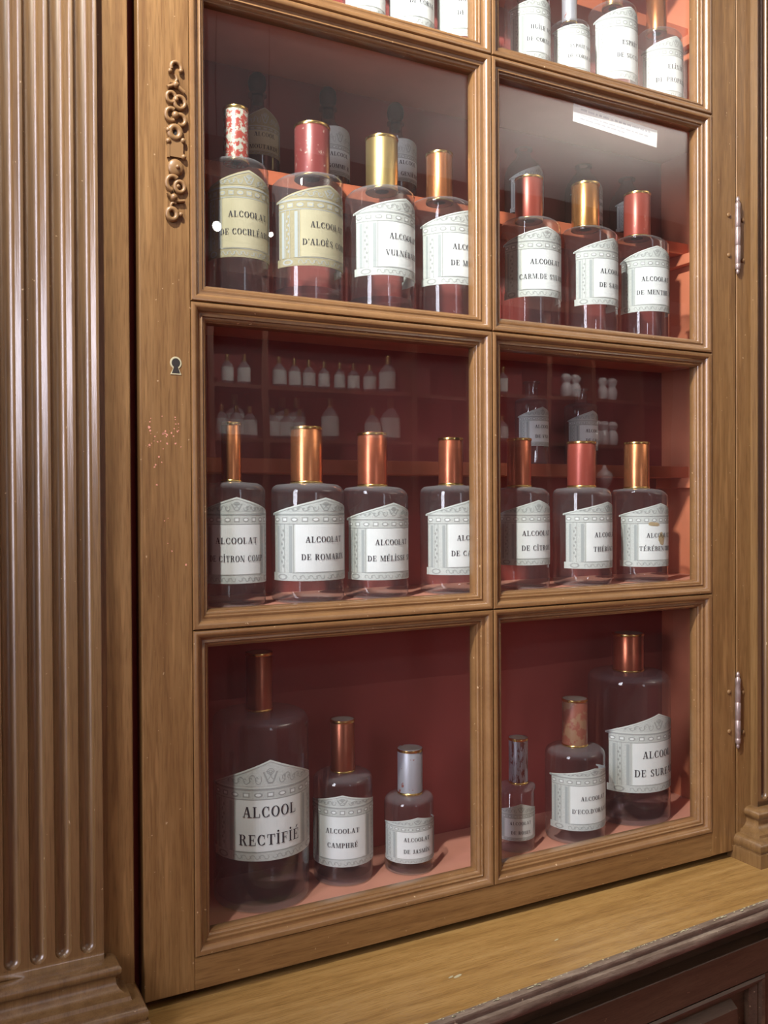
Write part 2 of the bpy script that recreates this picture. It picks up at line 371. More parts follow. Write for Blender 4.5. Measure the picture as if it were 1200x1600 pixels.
# fixed frame beside the door
boxo('frame_stile', (-0.1002, -0.0661, 0.0, 0.030, -0.047, 1.50), 'wood_v', CAB, bevel=0.0012)
boxo('frame_stile', (0.8535, 1.06, 0.001, 0.030, -0.047, 1.50), 'wood_v', CAB, bevel=0.0012)
boxo('gap_shade_board', (-0.0661, -0.030, 0.033, 0.045, -0.047, 1.50), 'dark', CAB)  # near-black board added so the gap beside the door looks shaded
boxo('bottom_rail', (-0.0661, 0.8535, 0.033, 0.045, -0.047, -0.024), 'dark', CAB)  # near-black colour in place of the shade under the door

def pilaster(xe, sgn, nfl=6):
    """fluted shaft: xe is the edge beside the door, sgn the direction away from it"""
    yf, z0, z1, zs = -0.012, 0.029, 1.50, 0.047
    ma_, fw, fl = 0.0078, 0.0160, 0.0083
    bm = bmesh.new(); N = 10
    xs = [xe]; edges = []
    x = ma_
    for k in range(nfl):
        edges.append((x, x + fw)); x += fw + fl
    wtot = x - fl + ma_
    def P(t, y, z): return bm.verts.new((xe + sgn * t, y, z))
    # front face: flats and half-round flutes
    cur = 0.0
    def quad(t0, t1, za, zb):
        bm.faces.new([P(t0, yf, za), P(t1, yf, za), P(t1, yf, zb), P(t0, yf, zb)])
    quad(0, wtot, z0, zs - fw / 2)
    for a, b in edges:
        quad(cur, a, zs - fw / 2, z1); cur = b
        r = fw / 2; cx = (a + b) / 2; dep = 0.0072
        # flute channel
        prev = None
        for i in range(N + 1):
            th = PI * i / N
            t, y = cx - r * math.cos(th), yf + dep * math.sin(th) ** 0.8
            c = (P(t, y, zs), P(t, y, z1))
            if prev: bm.faces.new([prev[0], c[0], c[1], prev[1]])
            prev = c
        # quarter-sphere end
        rows = []
        for j in range(6):
            ph = (PI / 2) * j / 5
            rows.append([P(cx - r * math.cos(PI * i / N) * math.cos(ph), yf + dep * math.sin(PI * i / N) ** 0.8 * math.cos(ph), zs - r * math.sin(ph)) for i in range(N + 1)])
        for j in range(5):
            for i in range(N):
                try: bm.faces.new([rows[j][i], rows[j][i + 1], rows[j + 1][i + 1], rows[j + 1][i]])
                except ValueError: pass
        # spandrels either side of the round end
        for s in (-1, 1):
            prev = None
            for j in range(6):
                ph = (PI / 2) * j / 5
                c = (P(cx + s * r * math.cos(ph), yf, zs - r * math.sin(ph)), P(cx + s * r, yf, zs - r * math.sin(ph)))
                if prev: bm.faces.new([prev[0], prev[1], c[1], c[0]])
                prev = c
    quad(cur, wtot, zs - fw / 2, z1)
    for t in (0, wtot):
        bm.faces.new([P(t, yf, z0), P(t, 0.012, z0), P(t, 0.012, z1), P(t, yf, z1)])
    bm.faces.new([P(0, yf, z1), P(wtot, yf, z1), P(wtot, .012, z1), P(0, .012, z1)])
    bmesh.ops.remove_doubles(bm, verts=bm.verts, dist=1e-6)
    sh = obj('pilaster', bm, 'pilaster', CAB, smooth=True, ang=0.5)
    # moulded base: profile of projection and height, swept round three sides
    prof = [(0.0, 0.0295), (0.009, 0.0280), (0.0125, 0.0262), (0.0150, 0.0230), (0.0152, 0.0200), (0.0140, 0.0168), (0.0110, 0.0148), (0.0098, 0.0120),
            (0.0105, 0.0055), (0.013, 0.001), (0.018, -0.0025), (0.0225, -0.0045), (0.0235, -0.0085), (0.0285, -0.009), (0.0340, -0.0110), (0.0372, -0.0155),
            (0.0378, -0.0200), (0.0360, -0.0245), (0.0350, -0.0268), (0.0385, -0.0272), (0.0390, -0.0285), (0.0390, -0.047)]
    bm = bmesh.new(); rings = []
    for pj, z in prof:
        rings.append([bm.verts.new((xe + sgn * (-pj), 0.012, z)), bm.verts.new((xe + sgn * (-pj), yf - pj, z)),
                      bm.verts.new((xe + sgn * (wtot + pj), yf - pj, z)), bm.verts.new((xe + sgn * (wtot + pj), 0.012, z))])
    for a, b in zip(rings, rings[1:]):
        for i in range(3): bm.faces.new((a[i], a[i + 1], b[i + 1], b[i]))
    bm.faces.new(rings[0]); bm.faces.new(rings[-1])
    obj('pilaster_base', bm, 'pilaster', sh, smooth=True, ang=0.7)
pilaster(-0.1002, -1)
pilaster(0.8840, 1)

# ---- the door
DX0, DX1 = -0.0555, 0.8515
bm = bmesh.new()   # the door's glazing bars behind the mouldings
box(bm, 0.388, 0.412, 0.0185, 0.0255, 0.0, ZT)
for z in (ZC, ZB_, ZA): box(bm, 0.0, 0.80, 0.0186, 0.0254, z - .012, z + .012)
DOOR = obj('door', bm, 'wood_v', CAB)
boxo('stile', (DX0, 0.0, 0.001, 0.028, -0.036, ZT + .04), 'wood_v', DOOR, bevel=0.001)
boxo('stile', (0.8, DX1, 0.001, 0.028, -0.036, ZT + .04), 'wood_v', DOOR, bevel=0.001)
boxo('rail', (0.0, 0.80, 0.0012, 0.028, -0.036, 0.0), 'wood_h', DOOR)
boxo('rail', (0.0, 0.80, 0.0012, 0.028, ZT, ZT + .04), 'wood_h', DOOR)
MP = [(0, .0052), (.0005, .0024), (.0016, .0004), (.0034, 0), (.0055, .0007), (.0074, .0023), (.0090, .0048), (.0096, .0066), (.0110, .0073), (.0127, .0073),
      (.0135, .0066), (.0146, .0066), (.0151, .0075), (.0154, .0092), (.0166, .0092), (.0179, .0098), (.0189, .0112), (.0195, .0128), (.0204, .0131), (.0210, .0150), (.0212, .0200), (.0212, .0255), (.0002, .0255)]
def glazing_frame(x0, x1, z0, z1):
    bm = bmesh.new(); cs = []
    for sx, sz in ((0, 0), (1, 0), (1, 1), (0, 1)):
        ring = []
        for t, y in MP:
            ring.append(bm.verts.new((x0 + t if sx == 0 else x1 - t, y - .0008, z0 + t if sz == 0 else z1 - t)))
        cs.append(ring)
    n = len(MP)
    for k in range(4):
        a, b = cs[k], cs[(k + 1) % 4]
        for i in range(n):
            j = (i + 1) % n; bm.faces.new((a[i], a[j], b[j], b[i]))
    obj('glazing_frame', bm, 'mould', DOOR, smooth=True, ang=0.75)
    boxo('glass_pane', (x0 + .0195, x1 - .0195, .0205, .0225, z0 + .0195, z1 - .0195), 'pane', DOOR)
for za, zb in ((ZD, ZC), (ZC, ZB_), (ZB_, ZA), (ZA, ZT)):
    for xa, xb in ((0, .4), (.4, .8)): glazing_frame(xa, xb, za, zb)

# carved lock plate on the left stile
def e_at(px, py, y=-0.0015): return (-0.0157 + (px - 275) * .00062, y, 0.9086 + (208 - py) * .00070)
bm = bmesh.new()
def arc(px, py, rx, a0, a1, r=.0022, y=-.0008, n=16):
    tube(bm, [(e_at(px, py)[0] + rx * .00062 * math.cos(math.radians(a0 + (a1 - a0) * i / n)), y, e_at(px, py)[2] + rx * .0007 * math.sin(math.radians(a0 + (a1 - a0) * i / n))) for i in range(n + 1)], r)
arc(277, 107, 9, -30, 200); ball(bm, e_at(285, 111), .0026); ball(bm, e_at(266, 114), .0026)
arc(270, 124, 8, 240, 420, .0018)
tube(bm, [e_at(261, 140), e_at(268, 137), e_at(275, 133), e_at(284, 139), e_at(291, 143)], .0022); ball(bm, e_at(276, 134), .0038)
arc(268, 154, 8, 0, 360, .0022); arc(283, 160, 9.5, 0, 360, .0024); ball(bm, e_at(276, 157), .003)
arc(268, 181, 9.5, 60, 300, .0025); arc(284, 187, 8.5, -130, 130, .0025); ball(bm, e_at(275, 181), .0042, (1, .9, 1))
arc(274, 208, 9.2, 0, 360, .0036, n=24); ball(bm, e_at(262, 206), .003); ball(bm, e_at(288, 219), .0032); ball(bm, e_at(262, 223), .003)
box(bm, *[e_at(262, 0)[0], e_at(288, 0)[0]], -.0022, .002, e_at(0, 246)[2], e_at(0, 217)[2])
box(bm, *[e_at(260, 0)[0], e_at(264, 0)[0]], -.0026, .002, e_at(0, 248)[2], e_at(0, 228)[2]); ball(bm, e_at(289, 244), .003)
lathe_c = e_at(275, 262)
ball(bm, (lathe_c[0], -.0005, lathe_c[2]), .0090, (1, .42, 1.05), 20, 12); ball(bm, e_at(277, 262, -.004), .0024)
arc(270, 287, 11, 50, 260, .0026); arc(282, 291, 8.5, 0, 360, .0024); ball(bm, e_at(279, 291), .0024)
ball(bm, e_at(271, 309), .0042); tube(bm, [e_at(260, 303), e_at(270, 312), e_at(280, 314), e_at(290, 312)], .0019)
arc(268, 335, 8.5, 20, 380, .0029); ball(bm, e_at(283, 334), .0026); arc(272, 323, 6, 60, 200, .0016)
obj('escutcheon', bm, 'screwm', DOOR, smooth=True, ang=0.9)
def yrod(bm, x, z, r, y0, y1, seg=24):
    a = [bm.verts.new((x + r * math.cos(2 * PI * i / seg), y0, z + r * math.sin(2 * PI * i / seg))) for i in range(seg)]
    b = [bm.verts.new((v.co.x, y1, v.co.z)) for v in a]
    bm.faces.new(a); bm.faces.new(b)
    for i in range(seg): bm.faces.new((a[i], a[(i + 1) % seg], b[(i + 1) % seg], b[i]))
bm = bmesh.new(); yrod(bm, -0.0157, 0.9086, .0041, -.0014, .0015); obj('lock_hole', bm, 'dark', DOOR)
# keyhole with a bare metal rim
KX, KZ = -0.0167, 0.6555
def keyshape(s):
    pts = []
    for i in range(21):
        a = math.radians(-60 + 300 * i / 20); pts.append((KX + .0048 * s * math.cos(a), KZ + .0030 + .0052 * s * math.sin(a)))
    pts += [(KX - .0046 * s, KZ - .0085 - .001 * (s - 1) * 4), (KX + .0046 * s, KZ - .0085 - .001 * (s - 1) * 4)]
    return pts
bm = bmesh.new()
f = [bm.verts.new((x, .0004, z)) for x, z in keyshape(1.28)]; g = [bm.verts.new((x, .0012, z)) for x, z in keyshape(1.36)]
h = [bm.verts.new((x, .0004, z)) for x, z in keyshape(0.98)]
n = len(f)
for i in range(n):
    j = (i + 1) % n; bm.faces.new((f[i], f[j], g[j], g[i])); bm.faces.new((h[i], h[j], f[j], f[i]))
obj('keyhole_rim', bm, 'paper_yellow', DOOR)
bm = bmesh.new(); a = [bm.verts.new((x, .0005, z)) for x, z in keyshape(1.0)]; b = [bm.verts.new((x, .0016, z)) for x, z in keyshape(1.0)]
bm.faces.new(a); bm.faces.new(b)
for i in range(len(a)): bm.faces.new((a[i], a[(i + 1) % len(a)], b[(i + 1) % len(a)], b[i]))
obj('keyhole', bm, 'dark', DOOR)
# flaked paint spots below the keyhole
bm = bmesh.new(); rng = random.Random(3)
for k in range(46):
    x = rng.uniform(-.048, -.003); z = rng.gauss(.583, .012) if k < 30 else rng.uniform(.42, .60)
    r = rng.uniform(.0004, .0012) * (1.6 if abs(z - .583) < .008 and rng.random() < .3 else 1)
    vs = []
    for i in range(7):
        q = r * rng.uniform(.55, 1.3); vs.append(bm.verts.new((x + q * math.cos(i * 2 * PI / 7), .0008, z + q * math.sin(i * 2 * PI / 7))))
    bm.faces.new(vs)
sp_ = obj('paint_flake', bm, 'shelfpaint', DOOR)
sp_['kind'] = 'stuff'

for hz in (0.912, 0.181):
    bm = bmesh.new(); hx = 0.8525
    prof = [(0, -.060), (.0018, -.058), (.0030, -.055), (.0022, -.0525), (.0040, -.050), (.0042, -.044), (.0036, -.043), (.0040, -.042), (.0044, -.030), (.0044, -.016), (.0038, -.0150), (.0044, -.014), (.0044, .012), (.0038, .013), (.0044, .014),
            (.0044, .030), (.0038, .041), (.0043, .043), (.0043, .049), (.0024, .052), (.0032, .055), (.0020, .059), (0, .0605)]
    lathe(bm, prof, hx, -.0020, hz, 14)
    obj('hinge', bm, 'iron', DOOR, smooth=True, ang=0.8)
    for dx, dz in ((-.0165, .030), (.0130, .026), (-.0160, -.031), (.0135, -.036)):
        bm = bmesh.new(); ball(bm, (hx + dx, .0005, hz + dz), .0036, (1, .55, 1)); obj('screw', bm, 'screwm', DOOR, smooth=True)

# ------------------------------------------------------------------ counter and base cabinet below
SL, XR0 = 0.062, 0.518
CT = -0.047
def cy_(x): return -0.1425 + SL * (x - XR0)
bm = bmesh.new()
xs0, xs1 = -0.42, 1.30
vv = [(xs0, 0.03), (xs0, cy_(xs0) + .004), (xs1, cy_(xs1) + .004), (xs1, 0.03)]
a = [bm.verts.new((x, y, CT)) for x, y in vv]; b = [bm.verts.new((x, y, CT - .030)) for x, y in vv]
bm.faces.new(a); bm.faces.new(b[::-1])
for i in range(4): bm.faces.new((a[i], a[(i + 1) % 4], b[(i + 1) % 4], b[i]))
top = obj('counter_top', bm, 'counter')
tag(top, 'honey brown oak counter ledge running under the glazed cabinet door', 'counter')
bm = bmesh.new(); y0 = -0.1425
ymirror_profile_run(bm, [(y0 + .004, CT), (y0 + .001, CT - .0006), (y0 - .002, CT - .0025), (y0 - .0026, CT - .0055), (y0 - .0012, CT - .0085), (y0 - .0012, CT - .0105), (y0 - .0045, CT - .0125), (y0 - .0058, CT - .0165),
                         (y0 - .0050, CT - .0215), (y0 - .0020, CT - .0265), (y0 + .004, CT - .0300), (y0 + .012, CT - .0320), (y0 + .012, CT - .030), (y0 + .0041, CT - .029)], xs0, xs1, SL, XR0)
obj('edge_moulding', bm, 'edge', top, smooth=True, ang=0.7)
# white paint chips along the arris and one on the top
bm = bmesh.new(); rng = random.Random(11)
for k in range(150):
    x = rng.uniform(.0, .95); y = cy_(x) + rng.uniform(-.0005, .0035); l = rng.uniform(.0008, .006); wd = rng.uniform(.0004, .0013)
    vs = [bm.verts.new((x + l * math.cos(t) * .6, y + SL * l * math.cos(t) * .6 + wd * math.sin(t), CT + .0003)) for t in [i * PI / 3 + rng.uniform(-.3, .3) for i in range(6)]]
    bm.faces.new(vs)
for (x, y, l, wd) in ((.284, -.093, .0065, .0022), (.276, -.091, .004, .0015), (.44, -.078, .004, .0012)):
    bm.faces.new([bm.verts.new((x + l * math.cos(t), y + wd * math.sin(t * 1.0) + .25 * l * math.cos(t), CT + .0003)) for t in [i * PI / 4 for i in range(8)]])
chip = obj('paint_chip', bm, 'paper_yellow', top); chip['kind'] = 'stuff'

BAS = thing('base_cabinet', 'dark brown panelled base cabinet under the oak counter', 'cabinet', (0.45, -0.02, FLZ))
def run(name, prof, x0, x1, m, parent, xr=XR0, smooth=False):
    bm = bmesh.new(); ymirror_profile_run(bm, prof, x0, x1, SL, xr); return obj(name, bm, m, parent, smooth=smooth)
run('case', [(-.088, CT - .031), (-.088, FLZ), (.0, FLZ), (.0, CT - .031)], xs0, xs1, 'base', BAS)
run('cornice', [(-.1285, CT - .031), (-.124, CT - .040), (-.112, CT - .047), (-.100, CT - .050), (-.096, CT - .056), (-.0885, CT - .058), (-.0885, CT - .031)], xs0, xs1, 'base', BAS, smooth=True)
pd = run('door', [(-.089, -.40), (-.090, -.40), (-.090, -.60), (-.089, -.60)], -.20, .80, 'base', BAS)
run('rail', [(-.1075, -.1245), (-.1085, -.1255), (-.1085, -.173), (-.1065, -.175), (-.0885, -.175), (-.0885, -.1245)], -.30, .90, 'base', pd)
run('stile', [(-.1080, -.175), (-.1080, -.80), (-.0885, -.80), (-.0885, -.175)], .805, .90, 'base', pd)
bm = bmesh.new()  # moulding round the sunk panel
A = [(0, -.108), (.003, -.111), (.007, -.109), (.009, -.104), (.013, -.105), (.016, -.100), (.020, -.096), (.021, -.0885)]
x0_, x1_, z0_, z1_ = -.2, .805, -.75, -.175
cs = []
for sx, sz in ((0, 0), (1, 0), (1, 1), (0, 1)):
    r_ = []
    for t, y in A:
        x = x0_ + t if sx == 0 else x1_ - t
        r_.append(bm.verts.new((x, y + SL * (x - XR0), z0_ + t if sz == 0 else z1_ - t)))
    cs.append(r_)
for k in range(4):
    for i in range(len(A) - 1): bm.faces.new((cs[k][i], cs[k][i + 1], cs[(k + 1) % 4][i + 1], cs[(k + 1) % 4][i]))
obj('panel_moulding', bm, 'base', pd, smooth=True)
run('raised_panel', [(-.0885, -.205), (-.1000, -.214), (-.1000, -.70), (-.0885, -.71)], -.10, .755, 'base', pd)

# ------------------------------------------------------------------ lettering: a small engraved roman alphabet (cap height 1)
T, H = 0.17, 0.055
def R_(x0, x1, y0, y1): return [(x0, y0), (x1, y0), (x1, y1), (x0, y1)]
def ST(x, y0=0.0, y1=1.0, w=T, s=.09, top=True, bot=True):
    o = [R_(x, x + w, y0, y1)]
    if bot: o.append(R_(x - s, x + w + s, y0, y0 + H))
    if top: o.append(R_(x - s, x + w + s, y1 - H, y1))
    return o
def ARC(cx, cy, rx, ry, a0, a1, th=T, tn=H, n=14):
    o = []
    for i in range(n):
        q = []
        for a in (a0 + (a1 - a0) * i / n, a0 + (a1 - a0) * (i + 1) / n):
            c, s = math.cos(math.radians(a)), math.sin(math.radians(a))
            q.append(((cx + rx * c, cy + ry * s), (cx + (rx - th) * c, cy + (ry - tn) * s)))
        o.append([q[0][0], q[1][0], q[1][1], q[0][1]])
    return o
def DG(x0, y0, x1, y1, w): return [[(x0, y0), (x0 + w, y0), (x1 + w, y1), (x1, y1)]]
G = {}
G['A'] = (DG(.07, 0, .36, 1, H + .01) + DG(.55, 0, .33, 1, T + .02) + [R_(.18, .62, .32, .32 + H), R_(0, .25, 0, H), R_(.46, .86, 0, H)], .86)
G['B'] = (ST(.09) + ARC(.36, .76, .27, .24, -90, 90) + ARC(.36, .27, .32, .27, -90, 90) + [R_(.2, .38, 1 - H, 1), R_(.2, .38, .5, .5 + H), R_(.2, .38, 0, H)], .74)
G['C'] = (ARC(.40, .5, .38, .51, 48, 312, T, H, 22) + [R_(.62, .67, .62, .98), R_(.62, .70, .06, .26)], .78)
G['D'] = (ST(.09) + ARC(.36, .5, .42, .5, -90, 90, T, H, 16) + [R_(.2, .38, 1 - H, 1), R_(.2, .38, 0, H)], .84)
G['E'] = (ST(.09) + [R_(.2, .64, 1 - H, 1), R_(.2, .50, .48, .48 + H), R_(.2, .66, 0, H), R_(.59, .64, .70, 1), R_(.61, .66, 0, .30), R_(.45, .50, .36, .66)], .72)
G['F'] = (ST(.09) + [R_(.2, .62, 1 - H, 1), R_(.2, .50, .48, .48 + H), R_(.57, .62, .70, 1), R_(.45, .50, .36, .66)], .68)
G['G'] = (G['C'][0] + [R_(.52, .71, .0, .42), R_(.44, .78, .40, .40 + H)], .84)
G['H'] = (ST(.09) + ST(.55) + [R_(.2, .6, .48, .48 + H)], .86)
G['I'] = (ST(.09), .40)
G['i'] = (ST(.09) + ARC(.185, 1.22, .10, .10, 0, 360, .1, .1, 10), .40)
G['J'] = (ST(.22, .2, 1, bot=False) + ARC(.22, .2, .19, .22, 180, 360, .12, H, 10), .52)
G['L'] = (ST(.09) + [R_(.2, .66, 0, H), R_(.61, .66, 0, .34)], .72)
G['M'] = (ST(.09, w=H) + ST(.78, w=T) + DG(.12, 1, .42, 0, T - .02) + DG(.78, 1, .45, 0, H), 1.06)
G['N'] = (ST(.09, w=H) + ST(.70, w=H) + DG(.10, 1, .56, 0, T), .90)
G['O'] = (ARC(.41, .5, .40, .52, 0, 360, T, H, 26), .84)
G['P'] = (ST(.09) + ARC(.36, .73, .30, .27, -90, 90) + [R_(.2, .38, 1 - H, 1), R_(.2, .38, .46, .46 + H)], .72)
G['R'] = (ST(.09) + ARC(.36, .75, .28, .25, -90, 90) + [R_(.2, .38, 1 - H, 1), R_(.2, .38, .5, .5 + H)] + DG(.56, .02, .36, .5, T) + [R_(.54, .82, 0, H)], .82)
G['S'] = (ARC(.33, .745, .26, .26, 30, 220, .16, H) + ARC(.33, .255, .28, .26, -150, 40, .16, H) + DG(.47, .30, .07, .66, .17) + [R_(.54, .59, .66, .98), R_(.06, .11, .03, .33)], .66)
G['T'] = (ST(.30, top=False) + [R_(.03, .76, 1 - H, 1), R_(.03, .08, .68, 1), R_(.71, .76, .68, 1)], .80)
G['U'] = (ST(.09, .25, 1, bot=False) + ST(.66, .25, 1, w=H, bot=False) + ARC(.41, .28, .32, .29, 180, 360, .16, H, 12), .86)
G['V'] = (DG(.36, 0, .08, 1, T) + DG(.40, 0, .66, 1, H) + [R_(0, .36, 1 - H, 1), R_(.56, .82, 1 - H, 1)], .82)
G['X'] = (DG(.55, 0, .08, 1, T) + DG(.08, 0, .60, 1, H) + [R_(0, .30, 0, H), R_(.46, .82, 0, H), R_(0, .34, 1 - H, 1), R_(.50, .78, 1 - H, 1)], .82)
G['Y'] = (DG(.34, .42, .06, 1, T) + DG(.44, .42, .66, 1, H) + ST(.34, 0, .46, top=False) + [R_(0, .34, 1 - H, 1), R_(.56, .82, 1 - H, 1)], .82)
G['É'] = (G['E'][0] + [[(.32, 1.08), (.40, 1.08), (.58, 1.34), (.44, 1.34)]], .72)
G['È'] = (G['E'][0] + [[(.34, 1.08), (.42, 1.08), (.30, 1.34), (.16, 1.34)]], .72)
G["'"] = ([R_(.06, .18, .72, 1.0)], .24)
G['.'] = ([R_(.05, .20, 0, .15)], .28)
G[' '] = ([], .42)

def text_polys(s, ch, track=.10):
    x = 0; out = []
    for c in s:
        g, a = G[c]
        for p in g: out.append([((x + px) * ch, py * ch) for px, py in p])
        x += a + track
    x -= track
    return [[(px - x * ch / 2, py) for px, py in p] for p in out], x * ch

# ------------------------------------------------------------------ bottles
def wrap_poly(bm, r, off, poly, z0, mi=0):
    vs = [bm.verts.new(((r + off) * math.sin(u / r), -(r + off) * math.cos(u / r), z0 + z)) for u, z in poly]
    try: f = bm.faces.new(vs); f.material_index = mi
    except ValueError: pass
def strip(bm, r, off, u0, u1, zlo, zhi, mi=0, n=None):
    """a band on the cylinder between arcs u0..u1; zlo and zhi are heights or functions of u"""
    n = n or max(1, int(abs(u1 - u0) / (r * .09)) + 1)
    fl = zlo if callable(zlo) else (lambda u: zlo); fh = zhi if callable(zhi) else (lambda u: zhi)
    prev = None
    for i in range(n + 1):
        u = u0 + (u1 - u0) * i / n; p = []
        for z in (fl(u), fh(u)):
            p.append(bm.verts.new(((r + off) * math.sin(u / r), -(r + off) * math.cos(u / r), z)))
        if prev: f = bm.faces.new((prev[0], p[0], p[1], prev[1])); f.material_index = mi
        prev = p

def make_label(root, r, h, lab, lines, ch, tone, style='temple', gap=None):
    zb, ze, za = h * lab[0], h * lab[1], h * lab[2]
    hw = min(1.66 * r, 0.086)                       # half width along the arc
    H_ = ze - zb
    paper, panel, tint = ('paper_yellow', 'panel_yellow', 'tint_yellow') if tone == 'y' else ('paper_white', 'panel_white', 'tint')
    apex = lambda u: ze + (za - ze) * (1 - min(1, abs(u) / hw))
    if style == 'arch': apex = lambda u: ze + (za - ze) * math.sqrt(max(0, 1 - (u / hw) ** 2))
    band = .12 * H_
    e0 = .0003
    bm = bmesh.new()
    strip(bm, r, e0, -hw * .97, hw * .97, zb, zb + band, n=40)
    strip(bm, r, e0, -hw * .93, hw * .93, zb + band, ze - .03 * H_, n=40)
    strip(bm, r, e0, -hw, hw, ze - .03 * H_, apex, n=40)
    lb = obj('label', bm, paper, root, world=False, recalc=False)
    pw = hw * .50; zp0, zp1 = zb + band * 1.12, ze - .165 * H_
    bm = bmesh.new(); strip(bm, r, e0 + .0003, -pw, pw, zp0, zp1, n=24)
    obj('panel', bm, panel, lb, world=False, recalc=False)
    # engraving: wash (0) and ink lines (1)
    bm = bmesh.new(); a, b_ = e0 + .0002, e0 + .0004; t = max(.00042, .0075 * H_ * 1.0)
    ent0, ent1 = ze - .155 * H_, ze - .03 * H_
    strip(bm, r, a, -hw * .86, hw * .86, lambda u: ze + .02 * H_, lambda u: max(ze + .021 * H_, apex(u) - .045 * H_), 0, 40)   # tympanum
    strip(bm, r, a, -hw * .93, hw * .93, ent0, ent1, 0, 40)
    strip(bm, r, a, -hw * .95, hw * .95, zb + .006 * H_, zb + band * .95, 0, 40)
    for s in (-1, 1):
        strip(bm, r, a, s * hw * .53, s * hw * .92, zb + band, ent0, 0, 8)
        for q, wq in ((.555, .055), (.80, .055)):
            strip(bm, r, b_, s * hw * q, s * hw * (q + wq), zb + band * 1.05, ent0 - .03 * H_, 2, 3)
        for q in (.535, .70, .775, .925):
            strip(bm, r, b_ + .0001, s * hw * q, s * hw * q + t, zb + band, ent0, 1, 1)
        for k in range(9):     # vine between the columns
            zz = zb + band + (ent0 - zb - band) * (.14 + .72 * k / 8); uu = s * hw * (.735 + (.014 if k % 2 else -.014)); d = .020 * hw
            wrap_poly(bm, r, b_ + .0001, [(uu - d, zz), (uu, zz - 1.6 * d), (uu + d, zz), (uu, zz + 1.6 * d)], 0, 1)
        ce = s * hw * .74     # rosette on the pedestal
        for i in range(12):
            q = []
            for aa in (2 * PI * i / 12, 2 * PI * (i + 1) / 12):
                q.append(((ce + .10 * hw * math.cos(aa), zb + band * .5 + band * .38 * math.sin(aa)), (ce + .065 * hw * math.cos(aa), zb + band * .5 + band * .24 * math.sin(aa))))
            wrap_poly(bm, r, b_, [q[0][0], q[1][0], q[1][1], q[0][1]], 0, 1)
        strip(bm, r, b_, s * 0.0, s * hw * .97, lambda u: apex(u) - .030 * H_, lambda u: apex(u) - .030 * H_ + t, 1, 20)
    strip(bm, r, b_, -hw * .97, hw * .97, ent1, ent1 + .026 * H_, 1, 40)
    strip(bm, r, b_, -hw * .92, hw * .92, ent0 - t, ent0 + t * .6, 1, 40)
    strip(bm, r, b_, -hw * .55, hw * .55, zb + band, zb + band + t, 1, 24)
    nf = 11
    for k in range(nf):       # frieze of squares and ovals
        cu = hw * .86 * (-1 + 2 * k / (nf - 1)); wu, hz_ = .042 * hw * 1.2, .033 * H_; zc = (ent0 + ent1) / 2
        if k % 2:
            outer = [(cu - wu, zc - hz_), (cu + wu, zc - hz_), (cu + wu, zc + hz_), (cu - wu, zc + hz_)]
        else:
            outer = [(cu + wu * 1.25 * math.cos(i * PI / 5), zc + hz_ * math.sin(i * PI / 5)) for i in range(10)]
        inner = [(cu + (x - cu) * .62, zc + (z - zc) * .55) for x, z in outer]
        m_ = len(outer)
        for i in range(m_): wrap_poly(bm, r, b_, [outer[i], outer[(i + 1) % m_], inner[(i + 1) % m_], inner[i]], 0, 1)
        wrap_poly(bm, r, b_, inner, 0, 3)
    rg = random.Random(int(r * 1e6) + len(lines[0]))
    hp = za - ze
    def scroll(u, z, ru, rz, a0, a1, n=7):
        q = []
        for i in range(n + 1):
            aa = a0 + (a1 - a0) * i / n; q.append((u + ru * math.cos(aa), z + rz * math.sin(aa), u + (ru - t * 1.3) * math.cos(aa), z + (rz - t * 1.3) * math.sin(aa)))
        for p_, n_ in zip(q, q[1:]): wrap_poly(bm, r, b_, [(p_[0], p_[1]), (n_[0], n_[1]), (n_[2], n_[3]), (p_[2], p_[3])], 0, 1)
    zo = ze + .15 * hp
    for sd in (-1, 1):        # rinceaux running out from the urn
        for k in range(6):
            uu = sd * hw * (.17 + .085 * k); q = hp * (.20 - .022 * k)
            scroll(uu, zo + q * .9, .05 * hw, q, (0 if k % 2 else PI), (PI if k % 2 else 2 * PI) + .7)
            scroll(uu + sd * .02 * hw, zo + q * .9, .022 * hw, q * .45, 0, 1.6 * PI, 6)
        for k in range(8):
            uu = sd * hw * (.06 + .065 * k); q = band * .26
            scroll(uu, zb + band * .48, .036 * hw, q, (0 if k % 2 else PI), (PI if k % 2 else 2 * PI) + .9)
        scroll(sd * .05 * hw, zo + hp * .30, .05 * hw, hp * .16, PI * .5 - sd * .4, PI * 1.5 if sd > 0 else -PI * .5)   # handles
        wrap_poly(bm, r, b_, [(sd * .02 * hw, zo + hp * .02), (sd * .05 * hw, zo + hp * .05), (sd * .11 * hw, zo + hp * .42), (sd * .085 * hw, zo + hp * .44)], 0, 1)
    wrap_poly(bm, r, b_, [(-.045 * hw, zo), (.045 * hw, zo), (.02 * hw, zo + hp * .06), (-.02 * hw, zo + hp * .06)], 0, 1)
    scroll(0, zo + hp * .44, .055 * hw, hp * .12, 0, 2 * PI, 10)
    scroll(0, zo + hp * .44, .028 * hw, hp * .06, 0, 2 * PI, 8)
    o = obj('engraving', bm, [tint, 'line', 'colshade', panel], lb, world=False, recalc=False)
    # printed words
    bm = bmesh.new()
    g = gap or 2.55 * ch
    ch = ch * .86
    zc = zp0 + (zp1 - zp0) * .5
    n = len(lines)
    for k, s in enumerate(lines):
        zl = zc + g * ((n - 1) / 2 - k) - ch * .5
        ps, wt = text_polys(s, ch)
        lim = 2 * pw * 1.12; sx = min(1.0, lim / wt) if wt else 1
        for p in ps: wrap_poly(bm, r, e0 + .0009, [(u * sx, z) for u, z in p], zl)
    obj('lettering', bm, 'ink', lb, world=False, recalc=False)

M['colshade'] = simple('column_wash', (0.42, 0.47, 0.47), 0.8, spec=0.1)

